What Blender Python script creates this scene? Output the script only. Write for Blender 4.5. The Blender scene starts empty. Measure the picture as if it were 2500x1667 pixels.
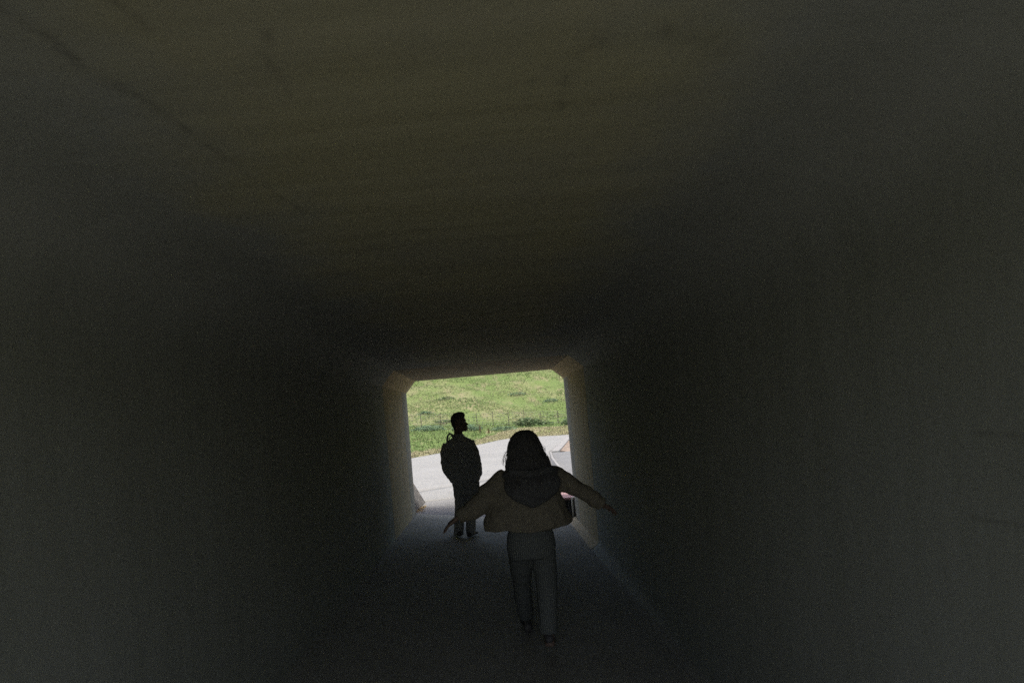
import bpy, bmesh, math, random
import numpy as np
from mathutils import Vector, Matrix, noise as mnoise

random.seed(7); rng = np.random.default_rng(7)
R = math.radians
scene = bpy.context.scene
COL = scene.collection

# ------------------------------------------------------------------ camera
CAMZ = 1.66
F = 1389.0                      # focal length in pixels of the 2500 px wide photograph (20 mm lens)
cam_d = bpy.data.cameras.new('camera')
cam_d.sensor_width = 36.0
cam_d.lens = F / 2500 * 36
cam_d.clip_start = 0.02
cam_d.clip_end = 3000
cam_o = bpy.data.objects.new('camera', cam_d)
COL.objects.link(cam_o)
ROLL = R(5.0)
cam_o.location = (0, 0, CAMZ)
cam_o.rotation_mode = 'QUATERNION'
cam_o.rotation_quaternion = (Matrix.Rotation(R(90), 3, 'X') @ Matrix.Rotation(ROLL * -1, 3, 'Z')).to_quaternion()
cam_d.dof.use_dof = True; cam_d.dof.focus_distance = 6.0; cam_d.dof.aperture_fstop = 2.0
cam_d.shift_x = (1250 - 1201) / 2500
cam_d.shift_y = (1027 - 833.5) / 2500
scene.camera = cam_o

# ------------------------------------------------------------------ sky, sun, exposure
SUN_EL, SUN_AZ = 72.0, 172.0     # azimuth clockwise from +Y: the sun stands behind the camera
w = bpy.data.worlds.new('World'); scene.world = w; w.use_nodes = True
nt = w.node_tree
sky = nt.nodes.new('ShaderNodeTexSky'); sky.sky_type = 'NISHITA'; sky.sun_disc = False
sky.sun_elevation = R(SUN_EL); sky.sun_rotation = R(SUN_AZ)
sky.dust_density = 5.5; sky.air_density = .75; sky.ozone_density = .5
bg = nt.nodes['Background']; bg.inputs[1].default_value = 0.15
nt.links.new(sky.outputs[0], bg.inputs[0])
sd = bpy.data.lights.new('sun', 'SUN'); sd.energy = 1.45; sd.angle = R(9); sd.color = (1.0, .97, .92)
so = bpy.data.objects.new('sun', sd); COL.objects.link(so)
az = R(SUN_AZ); el = R(SUN_EL)
to_sun = Vector((math.sin(az) * math.cos(el), math.cos(az) * math.cos(el), math.sin(el)))
so.rotation_mode = 'QUATERNION'
so.rotation_quaternion = to_sun.to_track_quat('Z', 'Y')
vs = scene.view_settings
vs.view_transform = 'Standard'; vs.look = 'None'; vs.gamma = 1.0; vs.use_curve_mapping = False
vs.exposure = 1.3
cy = scene.cycles
cy.max_bounces = 14; cy.diffuse_bounces = 12; cy.glossy_bounces = 4
cy.sample_clamp_indirect = 1.5
cy.use_guiding = True; cy.use_surface_guiding = True
cy.use_denoising = False            # the photograph is grainy: keep the grain of the samples
cy.caustics_reflective = False; cy.caustics_refractive = False

# ------------------------------------------------------------------ helpers
def tag(o, label=None, cat=None, group=None, kind=None):
    if label: o['label'] = label
    if cat: o['category'] = cat
    if group: o['group'] = group
    if kind: o['kind'] = kind
    return o

def empty(name, loc=(0, 0, 0), **k):
    o = bpy.data.objects.new(name, None); o.location = loc; o.empty_display_size = .2
    COL.objects.link(o)
    return tag(o, **k)

def mesh_obj(name, verts, faces, mat, parent=None, smooth=False, **k):
    me = bpy.data.meshes.new(name)
    me.from_pydata([tuple(v) for v in verts], [], faces)
    me.update()
    if smooth:
        me.polygons.foreach_set('use_smooth', [True] * len(me.polygons))
    if mat: me.materials.append(mat)
    return link(name, me, parent, **k)

def link(name, me, parent=None, **k):
    o = bpy.data.objects.new(name, me); COL.objects.link(o)
    if parent:
        o.parent = parent
        o.matrix_parent_inverse = Matrix.Translation(-Vector(parent.location)) if parent.parent is None else \
            Matrix.Translation(-Vector(parent.parent.location))
    return tag(o, **k)

class MB:
    """collects vertices and faces in world space"""
    def __init__(s): s.v = []; s.f = []
    def add(s, v, f):
        b = len(s.v); s.v += [tuple(p) for p in v]; s.f += [tuple(i + b for i in q) for q in f]
    def box(s, x0, x1, y0, y1, z0, z1):
        s.add([(x0, y0, z0), (x1, y0, z0), (x1, y1, z0), (x0, y1, z0), (x0, y0, z1), (x1, y0, z1), (x1, y1, z1), (x0, y1, z1)],
              [(0, 3, 2, 1), (4, 5, 6, 7), (0, 1, 5, 4), (1, 2, 6, 5), (2, 3, 7, 6), (3, 0, 4, 7)])
    def tube(s, pts, rad, n=10, cap=True, flat=None):
        """loft along pts; rad = list of r or (a,b); flat = axis kept for the first radius"""
        pts = [Vector(p) for p in pts]; rings = []
        pa = None
        for i, p in enumerate(pts):
            t = (pts[min(i + 1, len(pts) - 1)] - pts[max(i - 1, 0)]).normalized()
            if flat is not None: a = Vector(flat)
            elif pa is None: a = Vector((1, 0, 0)) if abs(t.x) < .8 else Vector((0, 0, 1))
            else: a = pa
            a = (a - t * a.dot(t)).normalized(); pa = a
            b = t.cross(a)
            r = rad[i] if isinstance(rad, (list, tuple)) else rad
            ra, rb = r if isinstance(r, (list, tuple)) else (r, r)
            rings.append([p + a * ra * math.cos(2 * math.pi * k / n) + b * rb * math.sin(2 * math.pi * k / n) for k in range(n)])
        s.rings(rings, cap)
    def rings(s, rings, cap=True):
        n = len(rings[0]); v = [p for r in rings for p in r]; f = []
        for i in range(len(rings) - 1):
            for k in range(n):
                f.append((i * n + k, i * n + (k + 1) % n, (i + 1) * n + (k + 1) % n, (i + 1) * n + k))
        if cap:
            f.append(tuple(range(n))[::-1]); m = (len(rings) - 1) * n
            f.append(tuple(range(m, m + n)))
        s.add(v, f)
    def ball(s, c, r, n=10):
        rx, ry, rz = r if isinstance(r, (list, tuple)) else (r, r, r)
        rings = []
        for i in range(1, n):
            a = math.pi * i / n
            rings.append([(c[0] + rx * math.sin(a) * math.cos(2 * math.pi * k / (2 * n)), c[1] + ry * math.sin(a) * math.sin(2 * math.pi * k / (2 * n)),
                           c[2] + rz * math.cos(a)) for k in range(2 * n)])
        s.rings(rings)
    def build(s, name, mat, parent=None, smooth=False, **k):
        return mesh_obj(name, s.v, s.f, mat, parent, smooth, **k)
    def solid(s, name, mat, parent=None, voxel=.007, smooth_it=3, wrinkle=0, wscale=14, seed=0, **k):
        """fuses the overlapping pieces into one continuous surface"""
        me = bpy.data.meshes.new('tmp'); me.from_pydata(s.v, [], s.f); me.update()
        bm = bmesh.new(); bm.from_mesh(me); bmesh.ops.recalc_face_normals(bm, faces=bm.faces); bm.to_mesh(me); bm.free()
        t = bpy.data.objects.new('tmp', me); COL.objects.link(t)
        m = t.modifiers.new('r', 'REMESH'); m.mode = 'VOXEL'; m.voxel_size = voxel
        if smooth_it:
            m2 = t.modifiers.new('s', 'SMOOTH'); m2.iterations = smooth_it; m2.factor = .5
        dg = bpy.context.evaluated_depsgraph_get(); dg.update()
        out = bpy.data.meshes.new_from_object(t.evaluated_get(dg))
        bpy.data.objects.remove(t)
        if wrinkle:
            nv = len(out.vertices); co = np.empty(nv * 3, np.float32); out.vertices.foreach_get('co', co)
            no = np.empty(nv * 3, np.float32); out.vertex_normals.foreach_get('vector', no)
            co = co.reshape(-1, 3); no = no.reshape(-1, 3); dd = np.empty(nv)
            for i_, p_ in enumerate(co.tolist()):
                p = Vector(p_)
                d = mnoise.noise(Vector((p.x * wscale + seed, p.y * wscale, p.z * wscale * 1.9)))
                d += .5 * mnoise.noise(Vector((p.x * wscale * 2.1, p.y * wscale * 2.1 + seed, p.z * wscale * 3.2)))
                dd[i_] = d
            co = co + no * (dd * wrinkle)[:, None]; out.vertices.foreach_set('co', co.astype(np.float32).ravel()); out.update()
        out.polygons.foreach_set('use_smooth', [True] * len(out.polygons))
        out.materials.clear(); out.materials.append(mat); out.name = name
        return link(name, out, parent, **k)

def spline(pts, n):
    """Catmull-Rom through tuples of any length"""
    P = [np.array(p, float) for p in pts]; P = [2 * P[0] - P[1]] + P + [2 * P[-1] - P[-2]]
    out = []; seg = len(P) - 3
    for i in range(n):
        t = i / (n - 1) * seg; k = min(int(t), seg - 1); t -= k
        a, b, c, d = P[k:k + 4]
        out.append(.5 * (2 * b + (c - a) * t + (2 * a - 5 * b + 4 * c - d) * t * t + (3 * b - a - 3 * c + d) * t ** 3))
    return out

# ------------------------------------------------------------------ materials
class NT:
    def __init__(s, name, rough=.85, spec=.3):
        s.m = bpy.data.materials.new(name); s.m.use_nodes = True
        s.t = s.m.node_tree; s.b = s.t.nodes['Principled BSDF']
        s.b.inputs['Roughness'].default_value = rough
        s.b.inputs['Specular IOR Level'].default_value = spec
        s.co = s.t.nodes.new('ShaderNodeTexCoord').outputs['Object']
    def link(s, a, b): s.t.links.new(a, b)
    def inp(s, sock, v):
        if hasattr(v, 'is_linked') or hasattr(v, 'links'): s.link(v, sock)
        else:
            sock.default_value = v
    def scaled(s, sc, co=None):
        n = s.t.nodes.new('ShaderNodeMapping'); s.link(co or s.co, n.inputs[0]); n.inputs['Scale'].default_value = sc
        return n.outputs[0]
    def noise(s, scale, detail=4, rough=.55, co=None, dist=0):
        n = s.t.nodes.new('ShaderNodeTexNoise'); n.inputs['Scale'].default_value = scale
        n.inputs['Detail'].default_value = detail; n.inputs['Roughness'].default_value = rough
        n.inputs['Distortion'].default_value = dist
        s.link(co or s.co, n.inputs['Vector']); return n.outputs['Fac']
    def vor(s, scale, co=None):
        n = s.t.nodes.new('ShaderNodeTexVoronoi'); n.inputs['Scale'].default_value = scale
        s.link(co or s.co, n.inputs['Vector']); return n.outputs['Distance']
    def ramp(s, fac, stops):
        n = s.t.nodes.new('ShaderNodeValToRGB'); s.link(fac, n.inputs[0])
        e = n.color_ramp.elements
        while len(e) < len(stops): e.new(.5)
        for k, (p, c) in zip(e, stops):
            k.position = p; k.color = (c, c, c, 1) if isinstance(c, (int, float)) else (*c, 1)
        return n.outputs[0]
    def mix(s, fac, a, b, mode='MIX'):
        n = s.t.nodes.new('ShaderNodeMix'); n.data_type = 'RGBA'; n.blend_type = mode
        s.inp(n.inputs[0], fac)
        for sock, v in ((n.inputs[6], a), (n.inputs[7], b)):
            s.inp(sock, (*v, 1) if isinstance(v, tuple) and len(v) == 3 else v)
        return n.outputs[2]
    def math(s, op, a, b=0.0, c=None):
        n = s.t.nodes.new('ShaderNodeMath'); n.operation = op
        s.inp(n.inputs[0], a); s.inp(n.inputs[1], b)
        if c is not None: s.inp(n.inputs[2], c)
        return n.outputs[0]
    def xyz(s, co=None):
        n = s.t.nodes.new('ShaderNodeSeparateXYZ'); s.link(co or s.co, n.inputs[0]); return n.outputs
    def bump(s, h, strength=.4, dist=.01):
        n = s.t.nodes.new('ShaderNodeBump'); n.inputs['Strength'].default_value = strength
        n.inputs['Distance'].default_value = dist; s.link(h, n.inputs['Height'])
        s.link(n.outputs[0], s.b.inputs['Normal'])
    def col(s, c): s.inp(s.b.inputs['Base Color'], (*c, 1) if isinstance(c, tuple) else c)

def lin(r, g, b):
    f = lambda c: ((c / 255 + .055) / 1.055) ** 2.4 if c > 10 else c / 255 / 12.92
    return f(r), f(g), f(b)

def flat(name, c, rough=.8, spec=.3, var=.25, scale=20):
    n = NT(name, rough, spec)
    x = n.noise(scale)
    n.col(n.ramp(x, [(.3, tuple(k * (1 - var) for k in c)), (.7, tuple(min(1, k * (1 + var)) for k in c))]))
    n.bump(x, .2, .004)
    return n.m

def stain_line(n, xy, p0, p1, wid, nz):
    """soft mask 1 on the segment p0-p1 (in two object axes), wandering with the noise nz"""
    ax, ay = p0; bx, by = p1; dx, dy = bx - ax, by - ay; L2 = dx * dx + dy * dy
    px = n.math('ADD', xy[0], n.math('MULTIPLY', n.math('SUBTRACT', nz, .5), .09))
    py = n.math('ADD', xy[1], 0)
    rx = n.math('SUBTRACT', px, ax); ry = n.math('SUBTRACT', py, ay)
    t = n.math('DIVIDE', n.math('ADD', n.math('MULTIPLY', rx, dx), n.math('MULTIPLY', ry, dy)), L2)
    t = n.math('MINIMUM', n.math('MAXIMUM', t, 0.0), 1.0)
    qx = n.math('SUBTRACT', rx, n.math('MULTIPLY', t, dx)); qy = n.math('SUBTRACT', ry, n.math('MULTIPLY', t, dy))
    d = n.math('SQRT', n.math('ADD', n.math('MULTIPLY', qx, qx), n.math('MULTIPLY', qy, qy)))
    return n.math('MINIMUM', n.math('MAXIMUM', n.math('SUBTRACT', 1.0, n.math('DIVIDE', d, wid)), 0.0), 1.0)

CONC = (.34, .325, .285)
def concrete_wall(name, tint, stain, sk=1.0):
    n = NT(name, .95, .12)
    streak = n.noise(1.0, 7, .7, n.scaled((5.5, 5.5, .55)), .6)
    big = n.noise(1.3, 4)
    fine = n.noise(60, 5, .7)
    c = n.mix(sk, (.242, .237, .203), n.ramp(streak, [(.3, (.205, .20, .168)), (.47, (.245, .24, .205)), (.62, (.275, .27, .238))]))
    c = n.mix(n.ramp(big, [(.35, 0.0), (.7, .45)]), c, (.215, .205, .165))
    c = n.mix(n.math('MULTIPLY', fine, .3), c, (.16, .155, .13))
    x, y, z = n.xyz()
    rust = n.ramp(n.noise(1.0, 6, .7, n.scaled((14, 14, .35))), [(.36, .95), (.6, .15)])
    c = n.mix(n.math('MULTIPLY', rust, stain), c, (.13, .10, .062))
    nz = n.noise(7, 3)
    # hairline cracks in the wall near the camera
    for p0, p1 in (((1.25, 1.517), (1.52, 1.525)), ((1.36, 1.30), (1.55, 1.292)), ((8.75, .74), (9.2, .62))):
        k = stain_line(n, (n.math('ADD', y, 0), n.math('ADD', z, n.math('MULTIPLY', nz, .02))), p0, p1, .009, n.math('ADD', .5, 0))
        c = n.mix(n.math('MULTIPLY', k, .55), c, (.05, .048, .042))
    n.col(n.mix(1.0, c, tint, 'MULTIPLY'))
    n.bump(n.math('ADD', n.math('MULTIPLY', fine, .6), n.math('MULTIPLY', big, .6)), .35, .006)
    return n.m

def concrete_ceiling(name, lining=False):
    n = NT(name, .95, .12)
    board = n.noise(1.0, 6, .6, n.scaled((.7, 12, 5)))
    big = n.noise(1.7, 5, .6)
    fine = n.noise(55, 5, .7)
    c = n.ramp(board, [(.28, (.29, .28, .17)), (.55, (.345, .335, .21)), (.75, (.385, .37, .24))])
    c = n.mix(n.ramp(big, [(.42, 0.0), (.75, .55)]), c, (.27, .27, .22))
    c = n.mix(n.math('MULTIPLY', fine, .25), c, (.24, .235, .18))
    x, y, z = n.xyz()
    if lining:                                     # greener grey on the walls, ochre tint overhead, blotchy change between
        wst = n.noise(1.0, 5, .65, n.scaled((7, 7, .6)))
        wc = n.ramp(wst, [(.3, (.255, .27, .238)), (.5, (.28, .295, .264)), (.7, (.30, .315, .285))])
        wc = n.mix(n.ramp(big, [(.42, 0.0), (.75, .4)]), wc, (.24, .246, .208))
        wc = n.mix(n.math('MULTIPLY', fine, .3), wc, (.19, .195, .17))
        hgt = n.math('ADD', z, n.math('MULTIPLY', n.math('SUBTRACT', n.noise(2.2, 5, .6), .5), .5))
        side = n.math('SUBTRACT', n.math('ABSOLUTE', n.math('ADD', x, n.math('ADD', .07, n.math('MULTIPLY', n.math('SUBTRACT', n.noise(1.6, 5, .6), .5), 1.1)))), .0)
        kz = n.math('MULTIPLY', n.ramp(n.math('SUBTRACT', hgt, 1.7), [(.1, 0.0), (.65, 1.0)]), n.ramp(side, [(.45, 1.0), (.9, 0.05)]))
        c = n.mix(kz, wc, c)
    else:
        c = n.mix(n.ramp(big, [(.35, .8), (.65, .35)]), c, (.26, .205, .13))
    nz = n.noise(9, 4, .6)
    if lining:
        for p0, p1 in (((1.25, 1.517), (1.52, 1.525)), ((1.38, 1.30), (1.55, 1.292))):
            q = stain_line(n, (y, n.math('ADD', z, n.math('MULTIPLY', nz, .02))), p0, p1, .01, n.math('ADD', .5, 0))
            c = n.mix(n.math('MULTIPLY', n.math('MULTIPLY', q, n.ramp(x, [(.6, 0.0), (.7, 1.0)])), .27), c, (.07, .068, .06))
    k = None
    segs = [((-.80, .90), (-.755, 1.16), .04), ((-.755, 1.16), (-.70, 1.36), .037), ((-.70, 1.36), (-.66, 1.62), .03), ((-.66, 1.62), (-.60, 2.0), .022),
            ((-.605, .9), (-.585, 1.06), .032), ((-.375, 1.1), (-.405, 1.3), .026),
            ((.22, 1.32), (.30, 1.22), .075), ((.10, 1.36), (.21, 1.33), .03), ((.245, 1.33), (.24, 1.47), .026),
            ((.46, 1.20), (.60, 1.30), .085), ((.4, 1.1), (.62, 1.12), .025)]
    for p0, p1, wd in segs:
        q = stain_line(n, (x, y), p0, p1, wd, nz)
        k = q if k is None else n.math('MAXIMUM', k, q)
    k = n.math('MULTIPLY', k, n.ramp(n.noise(16, 4, .7), [(.35, .25), (.62, 1.0)]))
    c = n.mix(n.math('MULTIPLY', n.math('MULTIPLY', k, k), .46), c, (.085, .084, .072))
    n.col(c)
    n.bump(n.math('ADD', n.math('MULTIPLY', fine, .4), board), .35, .006)
    return n.m

def concrete_floor(name, a, b, dirt, dscale=1.2):
    n = NT(name, .95, .12)
    big = n.noise(dscale, 6, .6); fine = n.noise(45, 6, .75); mid = n.noise(9, 4)
    c = n.ramp(big, [(.3, a), (.7, b)])
    c = n.mix(n.ramp(fine, [(.45, 0.0), (.68, .65)]), c, dirt)
    c = n.mix(n.ramp(mid, [(.5, 0.0), (.72, .38)]), c, dirt)
    n.col(c); n.bump(fine, .4, .008)
    return n.m

M = {}
M['wall'] = concrete_wall('tunnel_wall_concrete', (1.66, 1.76, 1.72), 0.0, .35)
M['glow_wall'] = concrete_wall('streaked_exit_glow_wall_concrete', (1.95, 1.77, 1.42), .55, .7)  # brown streaks, plus the glow from the exit painted as a lighter, warmer tint
M['glow_collar'] = concrete_wall('exit_glow_collar_concrete', (1.6, 1.58, 1.5), .5, .8)  # end panels lightened: daylight at the opening is put into their colour
M['chamfer'] = concrete_wall('tunnel_chamfer_concrete', (1.5, 1.56, 1.45), 0.0, .3)
M['glow_chamfer'] = concrete_wall('stained_exit_glow_chamfer_concrete', (2.1, 1.8, 1.3), .25, .4)  # brown stain, with tint raised to paint the exit light on the chamfers
M['ceil'] = concrete_ceiling('stained_ceiling_concrete')
M['lining'] = concrete_ceiling('tunnel_lining_concrete', True)
M['floor'] = concrete_floor('tunnel_floor_concrete', (.255, .252, .215), (.31, .306, .264), (.19, .187, .155))
M['apron'] = concrete_floor('apron_concrete', (.15, .151, .148), (.195, .196, .192), (.115, .113, .106))
M['bounce_ramp'] = concrete_floor('bounce_ramp_concrete', (.165, .17, .16), (.215, .22, .21), (.13, .13, .125), .35)  # for the unseen ramp added as a daylight bounce
M['road'] = concrete_floor('road_concrete', (.196, .199, .191), (.236, .239, .231), (.125, .126, .118), .35)
M['path'] = concrete_floor('path_asphalt', (.13, .134, .135), (.18, .184, .184), (.09, .09, .086), .8)
M['kerb'] = concrete_floor('kerb_concrete', (.20, .20, .195), (.26, .258, .25), (.14, .138, .13), 1.5)
M['headwall'] = concrete_floor('headwall_concrete', (.32, .31, .28), (.42, .41, .38), (.22, .2, .17), .7)
M['shell'] = flat('backing_concrete', (.05, .048, .045))
M['strip'] = flat('joint_rubber', (.03, .03, .03))
M['bar'] = flat('weathered_timber', (.15, .145, .135), .85, .2, .4, 12)
M['slat'] = flat('dark_steel', (.035, .035, .034), .6, .4)
M['redplank'] = flat('faded_red_paint', (.30, .19, .185), .8, .3, .18, 25)
M['pipe'] = flat('cream_paint', (.55, .54, .46), .45, .5, .12, 30)
M['post'] = flat('rusted_post', (.06, .048, .038), .8, .3, .3)
M['wire'] = flat('galvanised_wire', (.14, .14, .13), .6, .4)
M['weed'] = flat('dock_seed_red', (.19, .085, .05), .9, .1, .4)
M['soil'] = flat('dark_soil', (.07, .06, .045), .95, .1, .4)

def grass_ground():
    n = NT('grass_ground', .95, .1)
    st = n.scaled((0.435, 0.191, 0.191))
    a = n.noise(.5, 6, .6, st); b = n.noise(1.5, 5, .65, n.scaled((0.435, 0.217, 0.217))); f = n.noise(9, 4, .7)
    c = n.ramp(a, [(.34, (0.081, 0.121, 0.037)), (.5, (0.106, 0.143, 0.048)), (.62, (0.146, 0.157, 0.073))])
    c = n.mix(n.ramp(b, [(.5, 0.0), (.68, .75)]), c, (0.190, 0.160, 0.102))
    c = n.mix(n.ramp(f, [(.5, 0.0), (.75, .6)]), c, (0.062, 0.095, 0.033))
    n.col(c); n.bump(f, .6, .08)
    return n.m
def verge_ground():
    n = NT('dry_verge', .95, .1)
    a = n.noise(1.1, 5, .6, n.scaled((.5, 1, 1))); f = n.noise(14, 5, .7)
    c = n.ramp(a, [(.36, (0.113, 0.139, 0.050)), (.52, (0.168, 0.164, 0.088)), (.7, (0.227, 0.202, 0.139))])
    c = n.mix(n.ramp(f, [(.45, 0.0), (.75, .55)]), c, (0.095, 0.084, 0.044))
    n.col(c); n.bump(f, .6, .05)
    return n.m
def blade(name, cols, rough=.9, up=3.5):
    n = NT(name, rough, .2)
    g = n.t.nodes.new('ShaderNodeNewGeometry')
    st = n.noise(.5, 5, .6, n.scaled((.5, .25, .25)))
    x = n.math('ADD', n.math('MULTIPLY', g.outputs['Random Per Island'], .55), n.math('MULTIPLY', st, .5))
    k = len(cols)
    n.col(n.ramp(x, [(.15 + .65 * i / (k - 1), c) for i, c in enumerate(cols)]))
    # thin blades: shade them close to the sward's own direction
    vm = n.t.nodes.new('ShaderNodeVectorMath'); vm.operation = 'ADD'; vm.inputs[1].default_value = (0, -.25, up)
    n.link(g.outputs['Normal'], vm.inputs[0])
    vn = n.t.nodes.new('ShaderNodeVectorMath'); vn.operation = 'NORMALIZE'; n.link(vm.outputs[0], vn.inputs[0])
    n.link(vn.outputs[0], n.b.inputs['Normal'])
    return n.m
M['grassground'] = grass_ground(); M['verge'] = verge_ground()
M['blade'] = blade('grass_blades', [(.082, .132, .042), (.096, .147, .048), (.111, .157, .056), (.13, .162, .074), (.16, .163, .10)])
M['lush'] = blade('lush_grass_blades', [(.072, .132, .038), (.09, .147, .044), (.108, .157, .052), (.125, .163, .064)])
M['dry'] = blade('dry_grass_blades', [(0.126, 0.139, 0.055), (0.176, 0.168, 0.092), (0.227, 0.206, 0.139), (0.155, 0.168, 0.071)])
M['leafdark'] = blade('dark_shrub_leaves', [(.025, .05, .02), (.045, .085, .03), (.075, .115, .05), (.16, .19, .11)], .8, .5)
M['leafgrey'] = blade('grey_green_leaves', [(.055, .10, .06), (.075, .125, .07), (.10, .15, .085)])
M['litter'] = blade('leaf_litter', [(.14, .08, .04), (.22, .14, .06), (.27, .21, .10), (.20, .18, .10)])
M['dirt'] = flat('brown_dirt', (.19, .155, .125), .95, .1, .45, 9)

# ------------------------------------------------------------------ the tunnel
YN, YF = -0.9, 9.74
XL, XR = -1.42, 1.28
ZC = CAMZ + .787
def fz(x): return CAMZ - 1.47 - .139 * (x - XL)
tunnel = empty('tunnel', (0, YF, 0), label='dark concrete pedestrian tunnel with chamfered corners around the bright opening', cat='tunnel')
SEC = {'wall_panel': [[(XL, fz(XL) - .02), (XL, CAMZ + .59)], [(XR, CAMZ + .62), (XR, CAMZ - 1.753)]],
       'chamfer_panel': [[(XL, CAMZ + .59), (-1.25, ZC)], [(1.087, ZC), (XR, CAMZ + .62)]],
       'ceiling_panel': [[(-1.25, ZC), (1.087, ZC)]],
       'haunch': [[(XR, CAMZ - 1.753), (1.17, CAMZ - 1.823)]],
       'floor_slab': [[(1.17, CAMZ - 1.823), (XL, fz(XL))]]}
YS = [9.74, 9.2, 7.6, YN]
def flare(x, y, z):
    t = max(0, (y - 9.15) / (YF - 9.15))
    k = .02 * t * t * max(0, 1 - z / 2.2)
    return x - k if x < 0 else x + k
for name, lst in SEC.items():
    mat = M['floor'] if name == 'floor_slab' else M['ceil'] if name == 'ceiling_panel' else M['chamfer'] if name == 'chamfer_panel' else M['wall']
    for (p, q) in lst:
        d = Vector((q[0] - p[0], q[1] - p[1])); L = d.length; d /= L
        nrm = Vector((-d.y, d.x))                    # outward side
        for i in range(len(YS) - 1):
            if i == 2 and name != 'floor_slab': continue
            y1, y0 = YS[i] - (.004 if i else 0), YS[i + 1] + .004
            ny = 10 if i == 0 else 4
            nu = 6
            v, f = [], []
            for j in range(ny + 1):
                y = y0 + (y1 - y0) * j / ny
                for k in range(nu + 1):
                    px = p[0] + d.x * L * k / nu; pz = p[1] + d.y * L * k / nu
                    xx = flare(px, y, pz) if name in ('wall_panel',) and i == 0 else px
                    v.append((xx, y, pz))
            no = len(v)
            for j in range(ny + 1):
                y = y0 + (y1 - y0) * j / ny
                for k in range(nu + 1):
                    px = p[0] + d.x * L * k / nu + nrm.x * .16; pz = p[1] + d.y * L * k / nu + nrm.y * .16
                    v.append((px, y, pz))
            W = nu + 1
            for j in range(ny):
                for k in range(nu):
                    a = j * W + k
                    f.append((a, a + 1, a + W + 1, a + W))
                    f.append((no + a, no + a + W, no + a + W + 1, no + a + 1))
            for k in range(nu):
                f.append((k, no + k, no + k + 1, k + 1)); a = ny * W + k
                f.append((a, a + 1, no + a + 1, no + a))
            for j in range(ny):
                a = j * W; f.append((a, a + W, no + a + W, no + a)); a = j * W + nu
                f.append((a, no + a, no + a + W, a + W))
            mesh_obj(name, v, f, (M['glow_collar'] if i == 0 else M['glow_wall']) if name == 'wall_panel' and i < 2 else M['glow_wall'] if name == 'haunch' else M['glow_chamfer'] if name == 'chamfer_panel' and i < 2 else mat, tunnel)
# the main bore: one continuous lining whose corners are rounded
cor = [(1.17, fz(1.17)), (XR, CAMZ - 1.753), (XR, CAMZ + .62), (1.087, ZC), (-1.25, ZC), (XL, CAMZ + .59), (XL, fz(XL) - .02)]
def lining_profile(r):
    out = [Vector(cor[0])]
    for k in range(1, 6):
        a_, c_, b_ = Vector(cor[k - 1]), Vector(cor[k]), Vector(cor[k + 1])
        da, db = (a_ - c_), (b_ - c_)
        ra, rb = min(r if k > 1 else .06, da.length * .49), min(r if k > 1 else .06, db.length * .49)
        p_, q_ = c_ + da.normalized() * ra, c_ + db.normalized() * rb
        prev = out[-1]; n_ = 3 if k in (1, 3, 5) else 14
        for t in np.linspace(0, 1, n_ + 1)[1:-1]: out.append(prev.lerp(p_, t))
        for t in np.linspace(0, 1, 9): out.append(p_ * (1 - t) ** 2 + c_ * 2 * t * (1 - t) + q_ * t * t)
    prev = out[-1]
    for t in np.linspace(0, 1, 16)[1:]: out.append(prev.lerp(Vector(cor[6]), t))
    return out
ly = list(np.linspace(YN, YS[2] - .004, 60))
v = []
for y in ly:
    k_ = min(1, max(0, (YS[2] - y) / 3.5))
    cor[0] = (1.17 + .108 * k_, fz(1.17) - .001)
    fine_ = lining_profile(.012 + .21 * k_)
    for p_ in fine_:
        q = .004 * mnoise.noise(Vector((p_.x * 1.5, y * .9, p_.y * 1.5))) * k_
        v.append((p_.x + q, y, p_.y + q))
W = len(fine_)
mesh_obj('bore_lining', v, [(j * W + i, j * W + i + 1, (j + 1) * W + i + 1, (j + 1) * W + i) for j in range(len(ly) - 1) for i in range(W - 1)], M['lining'], tunnel, True)
m = MB(); m.box(1.171, XR + .03, YN + .004, YS[2] - .004, fz(1.17) - .1, fz(1.17) - .0005); m.build('floor_slab', M['floor'], tunnel)
# light-tight backing behind the panel joints
prof = [(XL, fz(XL)), (XL, CAMZ + .59), (-1.25, ZC), (1.087, ZC), (XR, CAMZ + .62), (XR, CAMZ - 1.92), (1.17, CAMZ - 1.92)]
sh = MB()
def off(p, k):
    c = (-.05, 1.2); return (p[0] + (k if p[0] > c[0] else -k), p[1] + (k if p[1] > c[1] else -k))
rin = [off(p, .03) for p in prof]; rout = [off(p, .34) for p in prof]
n = len(prof); v = []; f = []
for y in (YN + .02, YF - .03):
    v += [(x, y, z) for x, z in rin]; v += [(x, y, z) for x, z in rout]
for k in range(n):
    k2 = (k + 1) % n
    f += [(k, k2, 2 * n + k2, 2 * n + k), (n + k, 3 * n + k, 3 * n + k2, n + k2), (k, n + k, n + k2, k2), (2 * n + k, 2 * n + k2, 3 * n + k2, 3 * n + k)]
mesh_obj('shell', v, f, M['shell'], tunnel)
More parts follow.
